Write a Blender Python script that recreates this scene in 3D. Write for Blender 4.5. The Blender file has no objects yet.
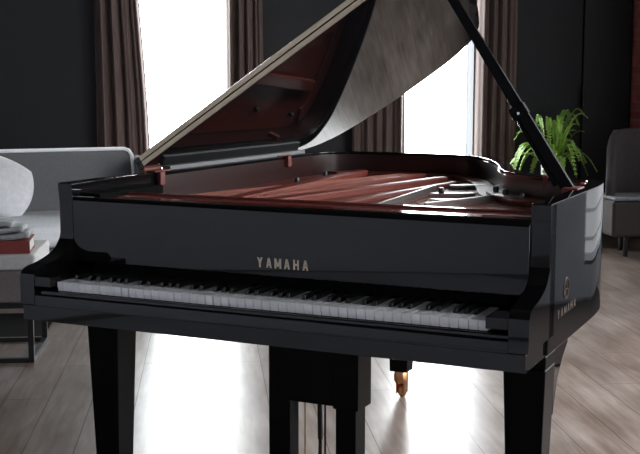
import bpy, bmesh, math, random
from mathutils import Vector, Matrix

PI = math.pi
sc = bpy.context.scene
COL = sc.collection
random.seed(7)

# ------------------------------------------------------------------ materials
def lin(c):
    return tuple((x / 12.92 if x <= .04045 else ((x + .055) / 1.055) ** 2.4) for x in [v / 255 for v in c])

def mat(name, base=(.5, .5, .5), rough=.5, metal=0, ior=1.5, coat=0, emit=None, strength=0, spec=None):
    m = bpy.data.materials.new(name); m.use_nodes = True
    b = m.node_tree.nodes['Principled BSDF']
    b.inputs['Base Color'].default_value = (*base, 1)
    b.inputs['Roughness'].default_value = rough
    b.inputs['Metallic'].default_value = metal
    b.inputs['IOR'].default_value = ior
    b.inputs['Coat Weight'].default_value = coat
    if spec is not None: b.inputs['Specular IOR Level'].default_value = spec
    if emit:
        b.inputs['Emission Color'].default_value = (*emit, 1)
        b.inputs['Emission Strength'].default_value = strength
    return m

def noise_mat(name, c1, c2, scale=(8, 8, 8), rough=.6, detail=4, bump=0, lo=.35, hi=.65, **kw):
    m = mat(name, c1, rough, **kw)
    nt = m.node_tree; b = nt.nodes['Principled BSDF']
    tc = nt.nodes.new('ShaderNodeTexCoord'); mp = nt.nodes.new('ShaderNodeMapping')
    mp.inputs['Scale'].default_value = scale
    n = nt.nodes.new('ShaderNodeTexNoise'); n.inputs['Scale'].default_value = 1; n.inputs['Detail'].default_value = detail
    r = nt.nodes.new('ShaderNodeValToRGB')
    r.color_ramp.elements[0].position = lo; r.color_ramp.elements[0].color = (*c1, 1)
    r.color_ramp.elements[1].position = hi; r.color_ramp.elements[1].color = (*c2, 1)
    L = nt.links.new
    L(tc.outputs['Object'], mp.inputs['Vector']); L(mp.outputs['Vector'], n.inputs['Vector'])
    L(n.outputs['Fac'], r.inputs['Fac']); L(r.outputs['Color'], b.inputs['Base Color'])
    if bump:
        bp = nt.nodes.new('ShaderNodeBump'); bp.inputs['Strength'].default_value = bump; bp.inputs['Distance'].default_value = .004
        L(n.outputs['Fac'], bp.inputs['Height']); L(bp.outputs['Normal'], b.inputs['Normal'])
    return m

def floor_mat():
    m = mat('oak_planks', (.2, .16, .13), .3)
    nt = m.node_tree; b = nt.nodes['Principled BSDF']; N = nt.nodes.new; L = nt.links.new
    tc = N('ShaderNodeTexCoord')
    mp = N('ShaderNodeMapping'); mp.inputs['Rotation'].default_value = (0, 0, PI / 2); mp.inputs['Location'].default_value = (.3, .055, 0)
    br = N('ShaderNodeTexBrick'); br.offset = .37; br.offset_frequency = 2
    br.inputs['Color1'].default_value = (*FLOOR_A, 1); br.inputs['Color2'].default_value = (*FLOOR_B, 1)
    br.inputs['Mortar'].default_value = (.15, .12, .10, 1)
    br.inputs['Scale'].default_value = 1; br.inputs['Mortar Size'].default_value = .002
    br.inputs['Brick Width'].default_value = 1.5; br.inputs['Row Height'].default_value = .178
    L(tc.outputs['Object'], mp.inputs['Vector']); L(mp.outputs['Vector'], br.inputs['Vector'])
    gm = N('ShaderNodeMapping'); gm.inputs['Scale'].default_value = (34, 3.2, 1)
    gn = N('ShaderNodeTexNoise'); gn.inputs['Scale'].default_value = 1; gn.inputs['Detail'].default_value = 6; gn.inputs['Distortion'].default_value = .6
    L(tc.outputs['Object'], gm.inputs['Vector']); L(gm.outputs['Vector'], gn.inputs['Vector'])
    cr = N('ShaderNodeValToRGB'); cr.color_ramp.elements[0].position = .3; cr.color_ramp.elements[0].color = (.66, .61, .58, 1)
    cr.color_ramp.elements[1].position = .68; cr.color_ramp.elements[1].color = (1.06, 1.05, 1.04, 1)
    L(gn.outputs['Fac'], cr.inputs['Fac'])
    bn = N('ShaderNodeTexNoise'); bn.inputs['Scale'].default_value = 2.6; bn.inputs['Detail'].default_value = 5
    bm_ = N('ShaderNodeMapping'); bm_.inputs['Scale'].default_value = (2.2, .8, 1); L(tc.outputs['Object'], bm_.inputs['Vector']); L(bm_.outputs['Vector'], bn.inputs['Vector'])
    c2 = N('ShaderNodeValToRGB'); c2.color_ramp.elements[0].position = .3; c2.color_ramp.elements[0].color = (.58, .52, .49, 1)
    c2.color_ramp.elements[1].position = .7; c2.color_ramp.elements[1].color = (1.12, 1.15, 1.18, 1)
    L(bn.outputs['Fac'], c2.inputs['Fac'])
    m1 = N('ShaderNodeMix'); m1.data_type = 'RGBA'; m1.blend_type = 'MULTIPLY'; m1.inputs['Factor'].default_value = 1
    m2 = N('ShaderNodeMix'); m2.data_type = 'RGBA'; m2.blend_type = 'MULTIPLY'; m2.inputs['Factor'].default_value = 1
    L(br.outputs['Color'], m1.inputs['A']); L(cr.outputs['Color'], m1.inputs['B'])
    L(m1.outputs['Result'], m2.inputs['A']); L(c2.outputs['Color'], m2.inputs['B'])
    L(m2.outputs['Result'], b.inputs['Base Color'])
    rr = N('ShaderNodeMapRange'); rr.inputs['To Min'].default_value = FLOOR_ROUGH - .015; rr.inputs['To Max'].default_value = FLOOR_ROUGH + .03
    L(gn.outputs['Fac'], rr.inputs['Value']); L(rr.outputs['Result'], b.inputs['Roughness']); sr = N('ShaderNodeMapRange'); sr.inputs['To Min'].default_value = .15; sr.inputs['To Max'].default_value = .05; L(br.outputs['Fac'], sr.inputs['Value']); L(sr.outputs['Result'], b.inputs['Specular IOR Level'])
    bp = N('ShaderNodeBump'); bp.inputs['Strength'].default_value = .05; bp.inputs['Distance'].default_value = .0015
    L(gn.outputs['Fac'], bp.inputs['Height']); L(bp.outputs['Normal'], b.inputs['Normal'])
    return m

def brick_mat():
    m = mat('red_brick', (.2, .05, .04), .85)
    nt = m.node_tree; b = nt.nodes['Principled BSDF']; N = nt.nodes.new; L = nt.links.new
    tc = N('ShaderNodeTexCoord'); sp = N('ShaderNodeSeparateXYZ'); cb = N('ShaderNodeCombineXYZ')
    br = N('ShaderNodeTexBrick'); br.inputs['Scale'].default_value = 1
    br.inputs['Color1'].default_value = (.42, .10, .075, 1); br.inputs['Color2'].default_value = (.28, .06, .05, 1)
    br.inputs['Mortar'].default_value = (.22, .15, .14, 1); br.inputs['Mortar Size'].default_value = .008
    br.inputs['Brick Width'].default_value = .23; br.inputs['Row Height'].default_value = .075
    ad = N('ShaderNodeMath'); ad.operation = 'ADD'
    L(tc.outputs['Object'], sp.inputs['Vector'])
    L(sp.outputs['X'], ad.inputs[0]); L(sp.outputs['Y'], ad.inputs[1])
    L(ad.outputs[0], cb.inputs['X']); L(sp.outputs['Z'], cb.inputs['Y'])
    L(cb.outputs['Vector'], br.inputs['Vector']); L(br.outputs['Color'], b.inputs['Base Color'])
    return m

FLOOR_A, FLOOR_B, FLOOR_ROUGH = (.335, .276, .240), (.275, .226, .198), .29
BACK_L, RIGHT_L = 26.0, 15.0

M = {}
M['lacquer'] = mat('black_polished_lacquer', (.0035, .0035, .004), .03, ior=1.5)
M['satin_black'] = mat('satin_black', (.006, .006, .007), .3)
M['leg_black'] = mat('leg_black_satin', (.003, .003, .003), .25, spec=.05)
M['reveal'] = mat('grey_reveal_paint', (.035, .036, .04), .8, spec=.1)
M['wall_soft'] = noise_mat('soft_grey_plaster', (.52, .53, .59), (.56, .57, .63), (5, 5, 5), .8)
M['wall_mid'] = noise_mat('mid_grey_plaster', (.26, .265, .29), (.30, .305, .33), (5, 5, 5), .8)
M['prop_black'] = mat('prop_black', (.003, .003, .003), .12, spec=.07)
M['bead'] = mat('glossy_russet_bead', (.16, .035, .026), .08)
M['ivory'] = mat('white_key_plastic', (.84, .83, .83), .22)
M['ebony'] = mat('black_key', (.006, .006, .006), .25)
M['rail'] = mat('grey_reflection_strip', (.16, .16, .16), .65, spec=.2)  # grey that paints the reflection along the lid hinge
M['bronze'] = mat('dull_bronze_inlay', (.045, .029, .02), .5, spec=.1)
M['brass'] = mat('satin_brass', (.52, .43, .31), .34, metal=1)
M['gold'] = mat('gold_inlay', (.66, .55, .42), .45, metal=.3)
M['plate'] = noise_mat('russet_cast_iron_paint', (.150, .033, .022), (.172, .038, .026), (30, 30, 30), .5, spec=.1)
M['hinge'] = mat('copper_hinge', (.14, .035, .022), .5, metal=.2)
M['stretcher'] = mat('russet_stretcher', (.17, .042, .031), .45, spec=.15)
M['plate_strut'] = mat('russet_paint_on_struts', (.175, .042, .030), .42, spec=.15)
M['innerwood'] = noise_mat('dark_red_rim_veneer', (.017, .0048, .004), (.024, .0066, .0054), (2, 2, 40), .3, coat=.3)
M['soundboard'] = noise_mat('spruce_soundboard', (.22, .10, .05), (.28, .13, .07), (40, 2, 2), .4)
M['steel'] = mat('polished_steel', (.7, .7, .72), .18, metal=1)
M['nickel'] = mat('bright_plate_finish', (.36, .33, .31), .34, metal=.9)
M['copper'] = mat('copper_wound_string', (.28, .10, .07), .5, metal=.6)
M['red_felt'] = mat('red_rubber', (.13, .02, .014), .6)
M['felt'] = mat('dark_felt', (.004, .004, .004), .9, spec=.05)
M['caster'] = mat('brass_caster', (.55, .28, .14), .3, metal=1)
M['floor'] = floor_mat()
M['navy'] = noise_mat('charcoal_wall_paint', (.0095, .010, .0115), (.011, .0115, .0132), (6, 6, 6), .7)
M['black_door'] = mat('black_door_paint', (.0065, .0065, .007), .6)
M['ceiling'] = mat('black_ceiling_paint', (.012, .012, .012), .9)
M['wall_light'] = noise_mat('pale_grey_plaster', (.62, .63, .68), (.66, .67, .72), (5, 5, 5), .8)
M['brick'] = brick_mat()
M['frame'] = mat('white_window_frame', (.7, .72, .76), .4)
M['pane'] = mat('daylit_pane', (.8, .8, .8), .3, emit=(.93, .98, 1), strength=BACK_L)
M['pane_right'] = mat('daylit_side_pane', (.8, .8, .8), .3, emit=(.93, .96, 1), strength=RIGHT_L)
M['pane_shaded'] = mat('shaded_side_pane', (.3, .3, .3), .4, emit=(.93, .96, 1), strength=.55)
M['curtain'] = noise_mat('brown_curtain_fabric', (.12, .084, .074), (.145, .102, .09), (60, 60, 6), .85)
M['sofa'] = noise_mat('grey_sofa_fabric', (.115, .115, .117), (.135, .135, .137), (90, 90, 90), .9, bump=.1)
M['sofa_lit'] = noise_mat('window_lit_seat_fabric', (.72, .74, .76), (.80, .81, .82), (90, 90, 90), .9, bump=.1)  # sofa grey made paler: window light on the seat put into the colour
M['piping'] = mat('white_piping', (.88, .88, .9), .6)
M['pillow'] = noise_mat('white_linen', (.68, .68, .70), (.76, .76, .77), (30, 30, 30), .9, bump=.2)
M['red_cover'] = mat('dull_red_cover', (.22, .035, .028), .5)
M['paper'] = mat('paper_edges', (.6, .57, .52), .8)
M['blanket'] = noise_mat('grey_wool', (.34, .35, .36), (.42, .43, .44), (50, 50, 50), .95, bump=.2)
M['ottoman'] = noise_mat('taupe_upholstery', (.15, .13, .125), (.18, .155, .15), (80, 80, 80), .9)
M['pad'] = noise_mat('off_white_pad', (.52, .51, .50), (.58, .57, .56), (60, 60, 60), .85)
M['black_metal'] = mat('black_metal', (.012, .012, .012), .4, metal=.4)
M['rug_darkener'] = noise_mat('added_dark_rug', (.04, .03, .027), (.055, .04, .036), (120, 120, 40), .95, spec=.05)
M['rug_reflector'] = noise_mat('added_pale_reflector_rug', (.72, .72, .76), (.8, .8, .84), (120, 120, 40), .95)
M['rug'] = noise_mat('charcoal_rug', (.007, .0065, .0065), (.011, .010, .010), (120, 120, 40), .95, spec=.05)
M['chair'] = noise_mat('dark_brown_upholstery', (.042, .033, .032), (.055, .044, .042), (70, 70, 70), .85)
M['chair_seat'] = noise_mat('grey_seat_pad', (.19, .20, .21), (.23, .24, .25), (70, 70, 70), .85)
M['dark_wood'] = mat('dark_wood_leg', (.012, .009, .008), .4)
M['leaf'] = noise_mat('fern_green', (.24, .44, .06), (.40, .62, .13), (18, 18, 18), .5)
M['stem'] = mat('fern_stem', (.16, .22, .06), .6)
M['pot'] = mat('white_ceramic', (.75, .75, .76), .3)
M['soil'] = mat('potting_soil', (.03, .02, .015), .95)

# ------------------------------------------------------------------ mesh builder
class MB:
    def __init__(s): s.bm = bmesh.new()
    def box(s, x0, x1, y0, y1, z0, z1, mx=None):
        v = [s.bm.verts.new(p) for p in [(x0, y0, z0), (x1, y0, z0), (x1, y1, z0), (x0, y1, z0), (x0, y0, z1), (x1, y0, z1), (x1, y1, z1), (x0, y1, z1)]]
        for f in [(3, 2, 1, 0), (4, 5, 6, 7), (0, 1, 5, 4), (1, 2, 6, 5), (2, 3, 7, 6), (3, 0, 4, 7)]: s.bm.faces.new([v[i] for i in f])
        if mx: bmesh.ops.transform(s.bm, matrix=mx, verts=v)
        return v
    def frustum(s, lo, hi):                      # lo, hi: (x0,x1,y0,y1,z)
        v = []
        for (x0, x1, y0, y1, z) in (lo, hi): v += [s.bm.verts.new(p) for p in [(x0, y0, z), (x1, y0, z), (x1, y1, z), (x0, y1, z)]]
        for f in [(3, 2, 1, 0), (4, 5, 6, 7), (0, 1, 5, 4), (1, 2, 6, 5), (2, 3, 7, 6), (3, 0, 4, 7)]: s.bm.faces.new([v[i] for i in f])
        return v
    def prism(s, poly, f):                       # poly: list of 2d; f(p, k) -> 3d for k = 0, 1
        a = [s.bm.verts.new(f(p, 0)) for p in poly]; b = [s.bm.verts.new(f(p, 1)) for p in poly]; n = len(poly)
        s.bm.faces.new(a[::-1]); s.bm.faces.new(b)
        for i in range(n): s.bm.faces.new([a[i], a[(i + 1) % n], b[(i + 1) % n], b[i]])
    def prism_z(s, poly, z0, z1): s.prism(poly, lambda p, k: (p[0], p[1], z1 if k else z0))
    def prism_x(s, poly, x0, x1): s.prism(poly, lambda p, k: (x1 if k else x0, p[0], p[1]))
    def wall_strip(s, outer, inner, z0, z1):     # open curved wall between two offset paths
        n = len(outer); g = []
        for i in range(n): g.append([s.bm.verts.new((*outer[i], z0)), s.bm.verts.new((*outer[i], z1)), s.bm.verts.new((*inner[i], z1)), s.bm.verts.new((*inner[i], z0))])
        for i in range(n - 1):
            for k in range(4): s.bm.faces.new([g[i][k], g[i + 1][k], g[i + 1][(k + 1) % 4], g[i][(k + 1) % 4]])
        s.bm.faces.new(g[0][::-1]); s.bm.faces.new(g[-1])
    def tube(s, pts, r, n=8, cap=True):
        pts = [Vector(p) for p in pts]; rings = []
        for i, p in enumerate(pts):
            d = (pts[min(i + 1, len(pts) - 1)] - pts[max(i - 1, 0)]).normalized()
            u = d.orthogonal().normalized() if i == 0 else (u - d * u.dot(d)).normalized()
            w = d.cross(u); ri = r[i] if isinstance(r, (list, tuple)) else r
            rings.append([s.bm.verts.new(p + (u * math.cos(2 * PI * k / n) + w * math.sin(2 * PI * k / n)) * ri) for k in range(n)])
        for a, b in zip(rings, rings[1:]):
            for k in range(n): s.bm.faces.new([a[k], a[(k + 1) % n], b[(k + 1) % n], b[k]])
        if cap: s.bm.faces.new(rings[0][::-1]); s.bm.faces.new(rings[-1])
    def lathe(s, prof, c=(0, 0, 0), n=24):
        rings = [[s.bm.verts.new((c[0] + r * math.cos(2 * PI * k / n), c[1] + r * math.sin(2 * PI * k / n), c[2] + z)) for k in range(n)] for r, z in prof]
        for a, b in zip(rings, rings[1:]):
            for k in range(n): s.bm.faces.new([a[k], a[(k + 1) % n], b[(k + 1) % n], b[k]])
        s.bm.faces.new(rings[0][::-1]); s.bm.faces.new(rings[-1])
    def bar(s, a, b, w, h):                      # rectangular bar from a to b, h along z-ish
        a, b = Vector(a), Vector(b); d = (b - a); L = d.length; d.normalize()
        side = d.cross(Vector((0, 0, 1))).normalized(); up = side.cross(d)
        mx = Matrix((( side.x, d.x, up.x, a.x), (side.y, d.y, up.y, a.y), (side.z, d.z, up.z, a.z), (0, 0, 0, 1)))
        s.box(-w / 2, w / 2, 0, L, 0, h, mx)
    def grid(s, nx, ny, f):
        g = [[s.bm.verts.new(f(i / nx, j / ny)) for i in range(nx + 1)] for j in range(ny + 1)]
        for j in range(ny):
            for i in range(nx): s.bm.faces.new([g[j][i], g[j][i + 1], g[j + 1][i + 1], g[j + 1][i]])
    def build(s, name, m, parent=None, bevel=0, seg=2, smooth=35, sub=0, solid=0, loc=None, mx=None):
        bm = s.bm
        bmesh.ops.recalc_face_normals(bm, faces=bm.faces)
        for f in bm.faces: f.smooth = True
        for e in bm.edges:
            e.smooth = not (len(e.link_faces) == 2 and e.calc_face_angle(0) > math.radians(smooth))
        me = bpy.data.meshes.new(name); bm.to_mesh(me); bm.free()
        me.materials.append(M[m] if isinstance(m, str) else m)
        o = bpy.data.objects.new(name, me); COL.objects.link(o)
        if parent: o.parent = parent
        if loc: o.location = loc
        if mx: o.matrix_local = mx
        if solid:
            k = o.modifiers.new('solid', 'SOLIDIFY'); k.thickness = solid; k.offset = 0
        if bevel:
            k = o.modifiers.new('bevel', 'BEVEL'); k.width = bevel; k.segments = seg; k.limit_method = 'ANGLE'; k.angle_limit = math.radians(35); k.harden_normals = True
        if sub:
            k = o.modifiers.new('sub', 'SUBSURF'); k.levels = sub; k.render_levels = sub
        return o

def thing(name, label, cat, loc=(0, 0, 0), rz=0, group=None):
    o = bpy.data.objects.new(name, None); COL.objects.link(o)
    o.location = loc; o.rotation_euler = (0, 0, rz); o.empty_display_size = .1
    o['label'] = label; o['category'] = cat
    if group: o['group'] = group
    return o
def tag(o, label, cat, group=None):
    o['label'] = label; o['category'] = cat
    if group: o['group'] = group
    return o
def struct(o): o['kind'] = 'structure'; return o

def spline(pts, n=8):
    out = []
    P = [Vector(p) for p in pts]; P = [2 * P[0] - P[1]] + P + [2 * P[-1] - P[-2]]
    for i in range(1, len(P) - 2):
        a, b, c, d = P[i - 1:i + 3]
        for k in range(n):
            t = k / n
            out.append(.5 * ((2 * b) + (c - a) * t + (2 * a - 5 * b + 4 * c - d) * t * t + (3 * b - a - 3 * c + d) * t ** 3))
    out.append(P[-2]); return [tuple(p) for p in out]
def offset(path, d):                             # to the left of travel
    out = []
    for i, p in enumerate(path):
        a = Vector(path[max(i - 1, 0)]); b = Vector(path[min(i + 1, len(path) - 1)])
        t = (b - a).normalized(); out.append((p[0] - t.y * d, p[1] + t.x * d))
    return out

# ------------------------------------------------------------------ room
BACK, LEFT, RIGHT, FRONT, CEIL = 6.75, -3.5, 3.51, -4.8, 3.2
REV = .30
mb = MB(); mb.box(LEFT - .1, RIGHT + .1, FRONT - .1, BACK + REV, -.06, 0); struct(mb.build('floor', 'floor'))
mb = MB(); mb.box(LEFT - .1, RIGHT + .1, FRONT - .1, BACK + REV, CEIL, CEIL + .1); struct(mb.build('ceiling', 'ceiling'))

def wall_with_holes(along, a0, a1, holes, t0, t1, name, m, extra=None):
    """vertical wall running from a0 to a1; holes: (b0, b1, z0, z1)"""
    mb = MB()
    def bx(p, q, z0, z1):
        if along == 'x': mb.box(p, q, t0, t1, z0, z1)
        else: mb.box(t0, t1, p, q, z0, z1)
    cur = a0
    for (b0, b1, z0, z1) in sorted(holes):
        bx(cur, b0, 0, CEIL)
        if z0 > 0: bx(b0, b1, 0, z0)
        bx(b0, b1, z1, CEIL); cur = b1
    bx(cur, a1, 0, CEIL)
    return struct(mb.build(name, m))
W1 = (-.78, .17, .12, 2.75); W2 = (1.42, 2.14, .12, 2.75)
wall_with_holes('x', LEFT - .1, RIGHT + .1, [W1, W2], BACK, BACK + REV, 'wall_back', 'navy')
mb = MB(); mb.box(LEFT - .1, LEFT, FRONT, BACK, 0, CEIL); struct(mb.build('wall_left', 'wall_soft'))
mb = MB(); mb.box(LEFT, RIGHT, FRONT - .1, FRONT, 0, CEIL); struct(mb.build('wall_front', 'wall_light'))
# right wall: painted stretch with the tall side windows, then bare brick towards the back
RW = [(-3.0, -.8, .5, 2.7), (.1, 2.3, .5, 2.7), (2.93, 5.8, .20, 2.7)]
wall_with_holes('y', FRONT, 6.1, RW, RIGHT, RIGHT + .15, 'wall_right', 'wall_mid')
mb = MB(); mb.box(RIGHT - .004, RIGHT + .15, 6.1, BACK, 0, CEIL); struct(mb.build('wall_right_brick', 'brick'))

def window(k, hole, axis, pane):
    a0, a1, z0, z1 = hole
    t = bpy.data.objects.new('window_%d' % k, None); COL.objects.link(t); struct(t)
    dep = REV if axis == 'x' else .15
    def bx(mb, p, q, d0, d1, u, v):
        if axis == 'x': mb.box(p, q, BACK + d0, BACK + d1, u, v)
        else: mb.box(RIGHT + d0, RIGHT + d1, p, q, u, v)
    mb = MB(); f = .008 if axis == 'x' else .045; l = .003
    bx(mb, a0, a0 + l, .001, dep, z0, z1); bx(mb, a1 - l, a1, .001, dep, z0, z1); bx(mb, a0, a1, .001, dep, z0, z0 + l); bx(mb, a0, a1, .001, dep, z1 - l, z1)
    struct(mb.build('window_reveal', 'reveal', t))
    mb = MB(); d0, d1 = dep - .06, dep - .02
    bx(mb, a0 + l, a0 + f, d0, d1, z0 + l, z1 - l); bx(mb, a1 - f, a1 - l, d0, d1, z0 + l, z1 - l)
    bx(mb, a0 + f, a1 - f, d0, d1, z0 + l, z0 + f); bx(mb, a0 + f, a1 - f, d0, d1, z1 - f, z1 - l)
    if axis == 'y':
        for zz in ((.9, 1.8) if k < 5 else (.335, .51, 1.1, 1.9)): bx(mb, a0 + f, a1 - f, d0, d1, zz - .008, zz + .008)
        mid = (a0 + a1) / 2; bx(mb, mid - .02, mid + .02, d0, d1, z0 + f, z1 - f)
    struct(mb.build('window_frame', 'frame', t))
    mb = MB(); bx(mb, a0 + l, a1 - l, dep - .018, dep - .012, z0 + l, z1 - l); struct(mb.build('window_pane', pane, t))
window(1, W1, 'x', 'pane'); window(2, W2, 'x', 'pane')
for k, h in enumerate(RW): window(3 + k, h, 'y', 'pane_right' if k < 2 else 'pane_shaded')

# dark double door on the back wall
dt = bpy.data.objects.new('door_1', None); COL.objects.link(dt); struct(dt)
mb = MB(); mb.box(2.40, 3.062, BACK - .035, BACK, 0, 2.5); struct(mb.build('door_leaf', 'navy', dt, bevel=.004))
mb = MB(); mb.box(3.074, 3.48, BACK - .05, BACK, 0, 2.5); struct(mb.build('door_leaf', 'black_door', dt, bevel=.004))
mb = MB(); mb.tube([(3.068, BACK - .05, 1.1), (3.068, BACK - .085, 1.1), (3.068, BACK - .085, 1.24), (3.068, BACK - .05, 1.24)], .012); struct(mb.build('door_handle', 'black_metal', dt))
mb = MB(); mb.box(LEFT, W1[0], BACK - .015, BACK, 0, .1); mb.box(W1[1], W2[0], BACK - .015, BACK, 0, .1); mb.box(W2[1], 2.39, BACK - .015, BACK, 0, .1); struct(mb.build('baseboard_back', 'black_door'))

# curtains
def curtain(x0t, x1t, x0b, x1b, folds, ph, label, y=BACK - .14):
    mb = MB()
    def f(u, v):
        z = .02 + v * 2.86
        k = min(1, max(0, (z - .6) / 2.1)); k = k * k * (3 - 2 * k)
        a = x0b + (x0t - x0b) * k; b = x1b + (x1t - x1b) * k
        uu = u + .012 * math.sin(9 * u + ph) ; amp = .045 * (.8 + .3 * math.sin(5 * u + ph))
        return (a + (b - a) * u, y + amp * math.sin(2 * PI * folds * uu + ph + .35 * math.sin(2.4 * v + ph)) + .012 * math.sin(2 * PI * folds * 2.3 * u + 1 + ph), z)
    mb.grid(96, 14, f)
    o = mb.build('curtain', 'curtain', solid=.004, smooth=180)
    return tag(o, label, 'curtain', 'brown window curtains')
curtain(-1.0, -.67, -1.0, -.575, 4, .3, 'brown curtain drawn to the left side of the left window behind the grey sofa')
curtain(.045, .345, .045, .36, 4, 1.2, 'brown curtain hanging at the right side of the left window')
curtain(1.09, 1.535, 1.09, 1.535, 5, 2.2, 'brown curtain left of the right window, under the raised piano lid')
curtain(2.135, 2.475, 2.125, 2.475, 4, .8, 'brown curtain right of the right window, crossed by the lid prop')
for (a, b, lab) in ((-1.15, .5, 'black rod carrying the two curtains of the left window'), (1.0, 2.6, 'black rod carrying the two curtains of the right window')):
    mb = MB(); mb.tube([(a, BACK - .14, 2.9), (b, BACK - .14, 2.9)], .014)
    for x in (a + .03, b - .03): mb.box(x - .01, x + .01, BACK - .14, BACK, 2.893, 2.907)
    tag(mb.build('curtain_rod', 'black_metal'), lab, 'curtain rod')

# ------------------------------------------------------------------ grand piano (own axes: x along the keys, y away from the player)
w, ZT = .716, .996
piano = thing('grand_piano', 'black polished grand piano with raised lid and open keyboard', 'piano', (0, 0, 0), math.radians(-30.8))
rim_pts = [(w, .15), (w, .36), (w, .56), (.7145, .70), (.704, .81), (.676, .90), (.615, .948), (.535, .983), (.447, 1.047), (.371, 1.132), (.317, 1.25), (.272, 1.386),
           (.206, 1.554), (.132, 1.71), (.035, 1.85), (-.06, 1.912), (-.2, 1.943), (-.36, 1.955), (-.5, 1.95), (-.6, 1.925), (-.672, 1.865), (-.706, 1.775), (-w, 1.65), (-w, 1.2), (-w, .7), (-w, .15)]
rim_o = spline(rim_pts, 10)
T = .047
rim_i = offset(rim_o, T)
rim_i = [(min(max(x, -w + T), w - T), y) for x, y in rim_i]
mb = MB(); mb.wall_strip(rim_o, rim_i, .632, ZT); rim = mb.build('rim', 'lacquer', piano, bevel=.003, seg=3)
# reddish veneer lining of the inside of the rim
mb = MB(); li = offset(rim_o, T + .001); lj = offset(rim_o, T + .005)
k0 = [i for i, q in enumerate(rim_o) if q[1] > (.17 if q[0] > 0 else .56)]
mb.wall_strip([li[i] for i in k0], [lj[i] for i in k0], .80, ZT - .012)
mb.build('inner_rim_veneer', 'innerwood', piano)

# arms
prof = spline([(.146, .994), (.152, .93), (.153, .865), (.149, .842), (.139, .826), (.12, .808), (.09, .794), (.045, .782), (.0, .775), (-.018, .768), (-.028, .756)], 6) + [(-.03, .745), (-.03, .674), (.2, .674), (.2, .994)]
for s in (-1, 1):
    mb = MB(); mb.prism_x(prof, s * w, s * (w - .048)); mb.build('key_arm', 'lacquer', piano, smooth=30)
# key blocks
for s in (-1, 1):
    mb = MB(); mb.box(min(s * .6135, s * .6675), max(s * .6135, s * .6675), -.0285, .165, .725, .7535); mb.build('key_block', 'lacquer', piano, bevel=.002)
# keybed with its front rail, key slip
mb = MB(); mb.box(-.709, .709, -.029, .36, .63, .672); mb.build('keybed', 'lacquer', piano, bevel=.001)
ks = [(-.029, .6722), (-.029, .697), (-.0275, .7), (-.018, .7005), (-.0155, .703), (-.0155, .7085), (-.0135, .7115), (-.010, .7125), (-.006, .7125), (-.006, .6722)]
mb = MB(); mb.prism_x(ks, -.667, .667); mb.build('key_slip', 'lacquer', piano)
mb = MB(); mb.box(-.62, .62, .005, .34, .674, .714); mb.build('key_frame', 'felt', piano)
# fallboard
fb = [(.150, .772), (.146, .935), (.148, .945), (.154, .953), (.164, .957), (.176, .955), (.182, .945), (.182, .772)]
mb = MB(); mb.prism_x(fb, -.666, .666); fall = mb.build('fallboard', 'lacquer', piano, bevel=.002)
mb = MB(); mb.box(-.612, .612, .165, .185, .745, .771); mb.build('name_felt_strip', 'felt', piano)
mb = MB(); mb.box(-.667, -.60, .188, .52, .86, .964); mb.build('desk_rail', 'felt', piano, bevel=.003)
# keys
pitch = 1.2235 / 52
wk = None
for i in range(52):
    mb = MB(); x0 = -1.2235 / 2 + i * pitch + .0006
    mb.box(x0, x0 + pitch - .0012, -.002, .163, .722, .738); mb.box(x0 + .0004, x0 + pitch - .0016, .0005, .16, .713, .722)
    mb.build('white_key', 'ivory', piano, bevel=.0008, seg=1)
notes = 'ABCDEFG'
for i in range(51):
    if notes[i % 7] in 'ACDFG':
        off = {'A': 0, 'C': -.002, 'D': .002, 'F': -.0025, 'G': 0}[notes[i % 7]]
        xc = -1.2235 / 2 + (i + 1) * pitch + off
        mb = MB(); mb.frustum((xc - .0055, xc + .0055, .049, .163, .738), (xc - .0045, xc + .0045, .054, .163, .7505))
        mb.build('black_key', 'ebony', piano, bevel=.0012)

# raised gold lettering
def letters(word, pitch, lw, lh, st, depth, place):
    mb = MB()
    for k, ch in enumerate(word):
        ox = k * pitch
        def q(*p): mb.prism([(ox + a * lw, b * lh) for a, b in p], lambda c, kk: place(c[0], c[1], depth if kk else 0))
        s = st
        if ch == 'Y':
            q((0, 1), (.5 - s / 2, .42), (.5 + s / 2, .42), (s * 1.1, 1)); q((1 - s * 1.1, 1), (.5 - s / 2, .42), (.5 + s / 2, .42), (1, 1)); q((.5 - s / 2, 0), (.5 + s / 2, 0), (.5 + s / 2, .42), (.5 - s / 2, .42))
        elif ch == 'A':
            q((0, 0), (s, 0), (.5 + s * .3, 1), (.5 - s * .55, 1)); q((1 - s, 0), (1, 0), (.5 + s * .55, 1), (.5 - s * .3, 1)); q((.2, .22), (.8, .22), (.72, .38), (.28, .38))
        elif ch == 'M':
            q((-.1, 0), (-.1 + s, 0), (-.1 + s, 1), (-.1, 1)); q((1.1 - s, 0), (1.1, 0), (1.1, 1), (1.1 - s, 1)); q((-.1, 1), (.5 - s * .4, .15), (.5 + s * .4, .15), (-.1 + s, 1)); q((1.1 - s, 1), (.5 - s * .4, .15), (.5 + s * .4, .15), (1.1, 1))
        elif ch == 'H':
            q((0, 0), (s, 0), (s, 1), (0, 1)); q((1 - s, 0), (1, 0), (1, 1), (1 - s, 1)); q((s, .42), (1 - s, .42), (1 - s, .6), (s, .6))
    return mb
mb = letters('YAMAHA', .0268, .0165, .0265, .31, .0008, lambda a, b, d: (-.069 + a, .1492 - (b + .0225) / .163 * .004 - d, .7945 + b))
o = mb.build('fallboard_lettering', 'gold', fall); o['label'] = 'gold capital letters on the fallboard'
mb = letters('YAMAHA', .0345, .021, .0215, .27, .0008, lambda a, b, d: (w + .0002 + d, .2335 + a, .7055 + b))
o = mb.build('side_lettering', 'bronze', rim); o['label'] = 'gold capital letters on the curved side'
mb = MB(); C0 = Vector((w + .0006, .319, .770))
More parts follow.
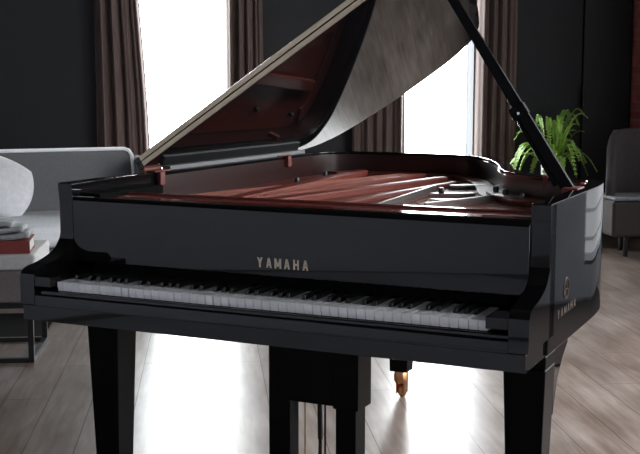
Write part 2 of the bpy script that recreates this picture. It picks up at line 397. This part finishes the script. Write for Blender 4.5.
mb.tube([C0 + Vector((0, math.cos(t * PI / 20) * .026, math.sin(t * PI / 20) * .026)) for t in range(41)], .0013, 6, False)
for k in range(3):
    a = PI / 2 + k * 2 * PI / 3; d = Vector((0, math.cos(a), math.sin(a))); n = Vector((0, -d.z, d.y))
    mb.tube([C0, C0 + d * .010], .0011, 6)
    mb.tube([C0 + d * .024 + n * .0035, C0 + d * .013 + n * .0035, C0 + d * .010, C0 + d * .013 - n * .0035, C0 + d * .024 - n * .0035], .001, 6)
o = mb.build('side_emblem', 'bronze', rim); o['label'] = 'round gold emblem of three crossed forks'

# iron plate, soundboard, strings
PZ = .905
inn = offset(rim_o, T + .006)
pl = [q for q in inn if q[1] > .36]
pl = [(min(max(x, -w + T + .006), w - T - .006), y) for x, y in pl]
mb = MB(); sb = [(min(max(x, -w + T + .006), w - T - .006), y) for x, y in inn if y > .2]; mb.prism_z(sb, .80, .812); mb.build('soundboard', 'soundboard', piano)
plate = None
mb = MB(); mb.prism_z(pl, PZ - .012, PZ); plate = mb.build('iron_plate', 'plate', piano, bevel=.003)
plate['label'] = 'russet painted cast iron frame'
# stretcher flange in front of the plate
st = [(.19, .86), (.19, .944), (.196, .950), (.205, .951), (.318, .951), (.324, .956), (.332, .956), (.338, .949), (.342, .905), (.342, .86)]
mb = MB(); mb.prism_x(st, -.598, .664); stre = mb.build('stretcher', 'stretcher', piano, bevel=.0015)
mb = MB(); mb.box(-.597, .663, .206, .250, .948, .9527); mb.build('edge_bead', 'bead', stre)
mb = MB(); mb.box(-.597, .663, .318, .329, .950, .9585); mb.build('edge_bead', 'bead', stre)
def strut(name, a, b, ww, h, m='plate_strut', bev=.006):
    mb = MB(); mb.bar((*a, PZ), (*b, PZ), ww, h); return mb.build(name, m, plate, bevel=bev, seg=3)
strut('plate_strut', (-.375, .345), (-.47, 1.80), .050, .024)
strut('plate_strut', (-.43, .345), (-.21, 1.80), .040, .018)
strut('plate_strut', (-.30, .345), (-.05, 1.60), .040, .026)
strut('plate_strut', (-.10, .345), (.02, 1.52), .030, .016)
strut('plate_strut', (.128, .345), (.058, 1.20), .007, .030, 'nickel', .002)
strut('plate_strut', (.215, .66), (.345, 1.03), .007, .026, 'nickel', .002)
# raised hitch rail along the bent side and tail
hp = [p for p in offset(rim_o, T + .012) if p[1] > .98]; hq = [p for p in offset(rim_o, T + .075) if p[1] > .90]
n_ = min(len(hp), len(hq)); ids = [i for i, p in enumerate(rim_o) if offset(rim_o, T + .012)[i][1] > .9 and rim_o[i][0] > -.69 and rim_o[i][1] > .9]
A = offset(rim_o, T + .010); B = offset(rim_o, T + .075)
mb = MB(); mb.wall_strip([A[i] for i in ids], [B[i] for i in ids], PZ + .0005, PZ + .013); mb.build('hitch_rail', 'plate_strut', plate, bevel=.004)
# bright bearing bars, bolts, capo bar
def lozenge(pts, z0, z1, name, m): mb = MB(); mb.prism_z(pts, z0, z1); return mb.build(name, m, plate, bevel=.003)
def lobe(cx, cy, a, b, ang):
    c, d = math.cos(ang), math.sin(ang)
    return [(cx + a * math.cos(t) * c - b * math.sin(t) * d, cy + a * math.cos(t) * d + b * math.sin(t) * c) for t in [2 * PI * k / 20 for k in range(20)]]
lozenge(lobe(.15, 1.10, .08, .022, .5), PZ + .0005, PZ + .014, 'capo_bar', 'nickel')
lozenge(lobe(.10, 1.42, .07, .022, .6), PZ + .0005, PZ + .014, 'capo_bar', 'nickel')
lozenge(lobe(.19, .90, .045, .014, .4), PZ + .0005, PZ + .014, 'capo_bar', 'nickel')
lozenge(lobe(.375, .965, .07, .03, -.9), PZ + .0245, PZ + .027, 'bridge_plate', 'nickel')
lozenge([(.255, 1.26), (.30, 1.16), (.36, 1.06), (.43, .98), (.52, .92), (.50, .84), (.42, .86), (.33, .98), (.26, 1.12)], PZ + .014, PZ + .024, 'treble_bridge', 'plate_strut')
for (x, y) in ((.30, 1.10), (.36, 1.0), (.44, .90), (.12, 1.08), (-.57, 1.4), (-.6, 1.72)):
    mb = MB(); mb.lathe([(.010, 0), (.010, .012), (.007, .018)], (x, y, PZ + (.024 if x > .2 else .014 if x > 0 else .0)), 12); mb.build('plate_bolt', 'satin_black', plate)
mb = MB()
for i in range(70):
    t = i / 69; xa = -.62 + 1.2 * t; yb = 1.78 - 1.02 * max(0, (t - .12) / .88) ** .75; xb = xa + .10 * (1 - t) - .02 * t
    if i < 16: xb = xa + .34 - .012 * i; yb = 1.72
    z = PZ + (.024 if i < 16 else .016); mb.tube([(xa, .35, z), (xb, yb, z - .004)], .0005, 4, False)
o = mb.build('strings', 'copper', plate); o['kind'] = 'stuff'
# rubber bumpers on the inside of the rim
for (x, y, a) in ((-w + T + .012, .595, 0), (-w + T + .012, 1.50, 0), (.50, .955, 0), (w - T - .012, .75, 0)):
    mb = MB(); mb.box(x - .008, x + .008, y - .014, y + .014, .955, ZT + .003); mb.build('lid_bumper', 'red_felt', piano, bevel=.003)

# lid: hinged along the bass side, propped open at 33 degrees
LA = math.radians(33); HX, HZ = -w, ZT + .012
LM = Matrix.Translation((HX, 0, HZ)) @ Matrix.Rotation(-LA, 4, 'Y')      # local x runs up the lid, y along the hinge, z out of its upper face
lid_o = spline([(1.444, .66), (1.442, .74), (1.428, .83), (1.395, .92), (1.335, .972), (1.255, 1.012), (1.172, 1.078), (1.098, 1.165), (1.048, 1.28), (1.003, 1.42), (.945, 1.60), (.882, 1.765), (.80, 1.885),
                (.70, 1.955), (.60, 1.985), (.50, 1.997), (.40, 1.998), (.27, 1.985), (.13, 1.945), (.05, 1.88), (.005, 1.79), (-.012, 1.68), (-.012, 1.5)], 8)
LY = .575
poly = [(1.444, LY)] + lid_o + [(-.012, LY)]
mb = MB(); mb.prism_z(poly, 0, .019); lid = mb.build('lid', 'lacquer', piano, bevel=.002, mx=LM)
flap = [(1.444, LY), (1.444, 1.16), (-.012, 1.16), (-.012, LY)]
mb = MB(); mb.prism_z(flap, .0195, .0385); fl = mb.build('front_flap', 'lacquer', piano, bevel=.002, mx=LM)
mb = MB(); mb.box(.012, 1.44, LY - .0035, LY + .001, .0015, .0178); o = mb.build('hinge_leaf', 'brass', lid, bevel=.0015); o['label'] = 'brass strip along the lid edge'
mb = MB(); mb.box(.012, 1.44, LY - .0035, LY + .001, .0208, .037); o = mb.build('hinge_leaf', 'brass', fl, bevel=.0015); o['label'] = 'brass strip along the flap edge'
mb = MB(); mb.box(-w + .002, -w + .034, .69, 1.70, ZT + .0005, ZT + .0135); o = mb.build('hinge_reflection_strip', 'rail', piano, bevel=.001); o['label'] = 'grey strip painted for the reflection along the lid hinge line'  # added strip, painted in place of the rim top mirrored under the lid
for y in (.635, 1.50):
    mb = MB(); mb.tube([(-w - .004, y - .05, ZT + .006), (-w - .004, y + .05, ZT + .006)], .0075, 10)
    mb.box(-w - .002, -w + .04, y - .045, y + .045, ZT + .0005, ZT + .004); mb.build('lid_hinge', 'hinge', piano)
# prop stick, standing square to the lid
PB = Vector((w - .052, .60, .972)); nrm = Vector((-math.sin(LA), 0, math.cos(LA)))
dist = (Vector((HX, 0, HZ)) - PB).dot(nrm)
PT = PB + nrm * (dist - .012)
def along(t): return PB + nrm * (dist - .012) * t
pm = Matrix.Translation(PB) @ Matrix.Rotation(-LA, 4, 'Y')               # local z along the stick
L_ = dist - .012
mb = MB(); mb.frustum((-.017, .017, -.010, .010, 0), (-.0125, .0125, -.009, .009, L_)); prop = mb.build('lid_prop', 'prop_black', piano, bevel=.003, mx=pm)
mb = MB(); mb.frustum((-.030, -.0185, -.007, .007, .05), (-.024, -.0145, -.006, .006, .29)); mb.build('short_prop', 'prop_black', prop, bevel=.002)
mb = MB(); mb.box(-.028, .018, -.013, .013, .26, .295); mb.build('prop_bracket', 'prop_black', prop, bevel=.002)
mb = MB(); mb.tube([(-.006, -.0115, .272), (-.006, -.016, .272)], .004, 10); mb.build('bracket_screw', 'steel', prop)
mb = MB(); mb.box(w - .075, w - .03, .56, .64, .955, ZT + .003); mb.build('prop_socket', 'red_felt', piano, bevel=.003)
q = LM.inverted() @ PT
mb = MB(); mb.lathe([(.03, -.014), (.03, -.004), (.034, 0)], (q.x, q.y, 0), 20); mb.build('prop_cup', 'satin_black', lid)
# lid pads
# legs
def leg(cx, cy, top=.63, wt=.105, dt=.10):
    mb = MB(); hw, hd = wt / 2, dt / 2
    mb.box(cx - hw, cx + hw, cy - hd, cy + hd, top - .035, top)
    mb.frustum((cx - hw * .72, cx + hw * .72, cy - hd * .72, cy + hd * .72, .115), (cx - hw, cx + hw, cy - hd, cy + hd, top - .035))
    o = mb.build('leg', 'leg_black', piano, bevel=.004)
    c = MB(); c.lathe([(.026, .066), (.03, .075), (.03, .10), (.024, .115)], (cx, cy, 0), 16)
    for s in (-1, 1): c.box(cx + s * .016 - .003, cx + s * .016 + .003, cy - .012, cy + .03, .02, .08)
    ob = c.build('caster', 'caster', o)
    d = MB()
    prof_ = [(.0, -.011), (.024, -.011), (.029, -.006), (.029, .006), (.024, .011), (.0, .011)]
    n = 20; rings = [[d.bm.verts.new((cx + z, cy + .018 + max(r, .0005) * math.cos(2 * PI * k / n), .029 + max(r, .0005) * math.sin(2 * PI * k / n))) for k in range(n)] for r, z in prof_]
    for a, b in zip(rings, rings[1:]):
        for k in range(n): d.bm.faces.new([a[k], a[(k + 1) % n], b[(k + 1) % n], b[k]])
    d.build('caster_wheel', 'caster', o)
    return o
leg(-.577, .20); leg(.658, .20); leg(-.285, 1.78, .80)
for sx in (1,):
    br = [(.252, .6315), (.40, .6315), (.395, .615), (.34, .585), (.295, .545), (.27, .50), (.252, .46)]
    mb = MB(); mb.prism_x(br, sx * .64, sx * .706); mb.build('leg_bracket', 'lacquer', piano)
cv = [(0, .6315)] + [(-.052 + .052 * math.sin(t * PI / 16), .6315 - .030 * (1 - math.cos(t * PI / 16))) for t in range(9)]
for cx in (-.585, .658):
    for sx in (-1, 1):
        if sx * cx > 0: continue
        mb = MB(); mb.prism([(cx + sx * .0525 - (q[0] * sx if sx > 0 else -q[0]) * 1.0, q[1]) for q in cv], lambda p, k: (p[0], .245 if k else .155, p[1])); mb.build('leg_cove', 'leg_black', piano)
# bracing beams under the soundboard
mb = MB(); mb.bar((-.5, .36, .66), (-.28, 1.86, .66), .07, .1); mb.bar((.3, .36, .66), (-.22, 1.84, .66), .07, .1); mb.box(-.66, .66, .36, .42, .64, .80); mb.build('back_beams', 'satin_black', piano)
# pedal lyre
ly = MB(); ly.box(-.088, .088, .30, .40, .392, .629); lyre = ly.build('pedal_lyre', 'leg_black', piano, bevel=.004)
mb = MB(); mb.box(-.125, -.058, .315, .375, .16, .6295); mb.build('lyre_post', 'leg_black', lyre, bevel=.003)
mb = MB(); mb.box(.089, .165, .285, .38, .39, .6295); mb.box(.091, .152, .30, .37, .16, .39); mb.build('lyre_post', 'leg_black', lyre, bevel=.003)
mb = MB(); mb.box(-.13, .20, .28, .42, .08, .16); mb.build('pedal_box', 'leg_black', lyre, bevel=.004)
for k in range(3):
    x = -.03 + k * .062
    mb = MB(); mb.box(x - .012, x + .012, .17, .30, .085, .093); mb.build('pedal', 'brass', lyre, bevel=.003)
    mb = MB(); mb.tube([(x, .36, .16), (x, .36, .41)], .0032, 8); mb.build('pedal_rod', 'brass' if k != 1 else 'black_metal', lyre)
mb = MB(); mb.tube([(-.005, .40, .46), (-.03, .46, .24)], .008, 8); mb.tube([(-.03, .46, .24), (-.05, .50, .10)], .006, 8); mb.build('lyre_brace', 'black_metal', lyre)

# ------------------------------------------------------------------ sofa behind, on the left
sofa = thing('sofa', 'grey fabric sofa with white piping in front of the left window', 'sofa', (-.60, 4.93, 0), math.radians(17))
mb = MB(); mb.prism_x([(.0, .16), (.14, .16), (.20, .80), (.17, .835), (.10, .835), (.02, .5)], -2.3, 0)
mb.build('backrest', 'sofa', sofa, bevel=.02, seg=3)
mb = MB(); mb.box(-2.3, 0, -.72, .12, .14, .30); mb.build('seat_base', 'sofa', sofa, bevel=.02, seg=3)
for k in range(2):
    mb = MB(); mb.box(-2.28 + k * 1.14, -1.145 + k * 1.14, -.74, .05, .302, .45)
    cu = mb.build('seat_cushion', 'sofa_lit', sofa, bevel=.05, seg=4)
mb = MB(); mb.tube([(-2.29, .085, .842), (-.05, .085, .842), (-.018, .08, .83), (.0, .065, .80), (.002, .03, .66), (.002, .0, .46)], .0125, 8); mb.build('piping', 'piping', sofa)
mb = MB(); mb.box(.012, .10, -.3, .16, .14, .79); mb.build('armrest', 'sofa', sofa, bevel=.03, seg=3)
for x in (-2.2, -.08):
    for y in (-.66, .1):
        mb = MB(); mb.lathe([(.018, 0), (.024, .145)], (x, y, 0), 12); mb.build('sofa_leg', 'dark_wood', sofa)
rug = MB(); rug.box(-2.9, -.95, 2.93, 3.55, .0005, .012); rg = rug.build('rug', 'rug', bevel=.004); tag(rg, 'dark rug on the floor between the ottoman and the sofa', 'rug')
rug = MB(); rug.box(2.38, 3.42, .5, 3.5, .0005, .012); rg = rug.build('rug', 'rug_darkener', bevel=.004); tag(rg, 'unseen dark brown rug added along the right wall to darken the reflection in the piano side', 'rug')  # added out of view so the piano side mirrors something dark
rug = MB(); rug.box(-3.3, -.8, -3.6, -.2, .0005, .012); rg = rug.build('rug', 'rug_reflector', bevel=.004); tag(rg, 'unseen pale rug added before the keyboard to brighten the reflection in the front rail', 'rug')  # added out of view as a reflector for the piano front
# pillow on the sofa
def cushion(mb, a, b, th, nx=16, ny=16, pw=.42):
    for s in (1, -1):
        mb.grid(nx, ny, lambda u, v: ((u - .5) * a * math.sqrt(1 - .34 * (2 * v - 1) ** 2), s * th * (max(0, (1 - (2 * u - 1) ** 2)) * max(0, (1 - (2 * v - 1) ** 2))) ** pw, (v - .5) * b * math.sqrt(1 - .34 * (2 * u - 1) ** 2)))
    bmesh.ops.remove_doubles(mb.bm, verts=mb.bm.verts, dist=.0015)
mb = MB(); cushion(mb, .52, .40, .085, pw=.6)
pil = mb.build('throw_pillow', 'pillow', smooth=80); tag(pil, 'white fringed throw pillow leaning on the grey sofa back', 'pillow')
pil.location = (-1.46, 4.50, .648); pil.rotation_euler = (math.radians(-22), math.radians(20), math.radians(14))
mb = MB()
for k in range(46):
    x = -.20 + .40 * k / 45; mb.tube([(x, 0, -.195 + .25 * x * x), (x + random.uniform(-.008, .008), random.uniform(-.01, .01), -.235 + .25 * x * x)], .0035, 5)
mb.build('fringe', 'pillow', pil)

# ------------------------------------------------------------------ ottoman in front of the sofa with things lying on it
ot = thing('ottoman', 'low taupe ottoman with white top pad on black metal frame left of the piano', 'ottoman', (-.90, 2.42, 0), 0)
mb = MB(); mb.box(-1.15, -.005, .0, .50, .28, .432); mb.build('seat', 'ottoman', ot, bevel=.015, seg=3)
mb = MB(); mb.box(-1.15, .0, -.005, .505, .433, .505); o = mb.build('top_pad', 'pad', ot, bevel=.012, seg=3); o['label'] = 'off white top pad'
mb = MB()
for x in (-1.13, -.03):
    for y in (.02, .46): mb.box(x - .0125, x + .0125, y - .0125, y + .0125, 0, .279)
    mb.box(x - .0125, x + .0125, .033, .447, 0, .022)
mb.box(-1.1175, -.0425, .0075, .0325, 0, .022); mb.box(-1.1175, -.0425, .4475, .4725, 0, .022); mb.box(-1.1175, -.0425, .0075, .0325, .255, .279); mb.box(-1.1175, -.0425, .4475, .4725, .255, .279)
mb.build('frame', 'black_metal', ot)
bk = thing('book', 'thick dull red book under the grey blanket on the ottoman', 'book', (-.925, 2.45, .5055), math.radians(3))
mb = MB(); mb.box(-.34, 0, 0, .24, 0, .005); mb.box(-.34, 0, 0, .24, .054, .059); mb.box(-.34, 0, 0, .006, .005, .054); mb.build('cover', 'red_cover', bk)
mb = MB(); mb.box(-.336, -.005, .0065, .235, .0052, .0538); mb.build('pages', 'paper', bk)
mb = MB()
for k, (x1, z) in enumerate(((-.005, 0), (-.03, .026), (-.08, .05))):
    mb.grid(20, 6, lambda u, v, x1=x1, z=z: (-.36 + (x1 + .36) * u, .015 + .2 * v, z + .012 + .006 * math.sin(7 * u + 2 * v + k) * (1 - .3 * v)))
bl = mb.build('folded_blanket', 'blanket', smooth=180, solid=.022); tag(bl, 'folded grey wool blanket on top of the red book', 'blanket')
bl.location = (-.925, 2.45, .5715); bl.rotation_euler = (0, 0, math.radians(3))

# ------------------------------------------------------------------ armchair by the brick wall
ch = thing('armchair', 'dark brown upholstered armchair with grey seat pad by the brick wall', 'armchair', (3.165, 5.36, 0), 0)
shell = [(-.33, .40), (-.325, .60), (-.30, .78), (-.27, .87), (-.20, .915), (.20, .915), (.27, .87), (.30, .78), (.325, .60), (.33, .40)]
mb = MB()
def fch(u, v):
    a = -1 + 2 * u; z = .15 + v * .775; k = max(0, (z - .55) / .375)
    hw = .285 - .115 * k - .03 * k ** 6
    return (a * hw, .36 - .30 * abs(a) ** 4 * (1 - .75 * min(1, k * 1.2)) + .10 * k, z - .05 * abs(a) ** 6 * k)
mb.grid(28, 18, fch); mb.build('backrest', 'chair', ch, solid=.06, smooth=180)
mb = MB(); mb.box(-.32, .32, -.10, .33, .15, .4235); mb.build('seat_base', 'chair', ch, bevel=.03, seg=3)
mb = MB(); mb.box(-.315, .315, -.11, .31, .424, .446); o = mb.build('seat_pad', 'chair_seat', ch, bevel=.012, seg=3); o['label'] = 'grey seat pad'
for x in (-.19, .19):
    for y in (-.03, .28):
        if y > 0: x *= .6
        mb = MB(); mb.tube([(x, y, 0), (x * .97, y, .152)], [.016, .026], 10); mb.build('chair_leg', 'dark_wood', ch)

# ------------------------------------------------------------------ fern
PX, PY = 2.65, 6.15
fern = thing('potted_fern', 'bright green fern in a tall white vase near the dark door', 'plant', (PX, PY, 0))
mb = MB(); mb.lathe([(.055, 0), (.065, .02), (.078, .4), (.088, .62), (.088, .66), (.078, .66), (.07, .60)], n=28); mb.build('vase', 'pot', fern)
mb = MB(); mb.lathe([(.06, .60), (.071, .62)], n=20); mb.build('soil', 'soil', fern)
mb = MB(); ms = MB(); random.seed(11)
def frond(az, reach, rise, droop, wd):
    d = Vector((math.cos(az), math.sin(az), 0)); side = Vector((-d.y, d.x, 0)); pts = []
    for i in range(15):
        t = i / 14
        pts.append(d * (.02 + reach * (t ** .9)) + Vector((0, 0, .62 + rise * math.sin(min(1, t * 1.05) * PI * .5 * (1 + .55 * droop)) - droop * .24 * t ** 3)) + side * .03 * math.sin(2 * t + az * 3))
    ms.tube(pts, [.004 * (1 - .7 * i / 14) for i in range(15)], 5)
    for i in range(2, 15):
        for h in (0, .5):
            if i == 14 and h: continue
            p = pts[i] + (pts[min(i + 1, 14)] - pts[i]) * h; tan = (pts[min(i + 1, 14)] - pts[i - 1]).normalized()
            t = (i + h) / 14; ln = wd * (math.sin(PI * min(1, .18 + t * .80)) ** .7) + .008
            for s in (-1, 1):
                o = (side * s + tan * .55 + Vector((0, 0, .12 + random.uniform(-.25, .2)))).normalized()
                nn = o.cross(tan).normalized(); b = tan * .011
                mb.bm.faces.new([mb.bm.verts.new(x) for x in (p - b, p + o * ln * .55 - b * .8 + nn * .004, p + o * ln, p + o * ln * .55 + b * .9 + nn * .004, p + b)])
for k in range(46):
    az = k * 2.39996; f = random.random()
    up = f < .55
    frond(az, random.uniform(.12, .33) if up else random.uniform(.26, .38), random.uniform(.28, .50) if up else random.uniform(.10, .26), random.uniform(0, .5) if up else random.uniform(.5, 1.2), random.uniform(.021, .031))
mb.build('foliage', 'leaf', fern, smooth=180); ms.build('frond_stems', 'stem', fern)

# ------------------------------------------------------------------ camera and render settings
cam = bpy.data.objects.new('camera', bpy.data.cameras.new('camera')); COL.objects.link(cam)
cam.data.sensor_width = 36; cam.data.sensor_fit = 'HORIZONTAL'; cam.data.lens = 1146.75 / 640 * 36
cam.location = (-.1121, -2.8492, 1.2784); cam.rotation_euler = (PI / 2 - .12457, 0, -.09809)
cam.data.clip_start = .05
sc.camera = cam
wd = bpy.data.worlds.new('world'); sc.world = wd; wd.use_nodes = True
wd.node_tree.nodes['Background'].inputs['Color'].default_value = (.6, .7, .85, 1)
wd.node_tree.nodes['Background'].inputs['Strength'].default_value = .3
v = sc.view_settings; v.view_transform = 'Standard'; v.look = 'None'; v.exposure = 0; v.gamma = 1; v.use_curve_mapping = False
sc.cycles.use_denoising = True
sc.cycles.max_bounces = 10; sc.cycles.diffuse_bounces = 5; sc.cycles.glossy_bounces = 6
sc.cycles.sample_clamp_indirect = 6; sc.cycles.caustics_reflective = False; sc.cycles.caustics_refractive = False
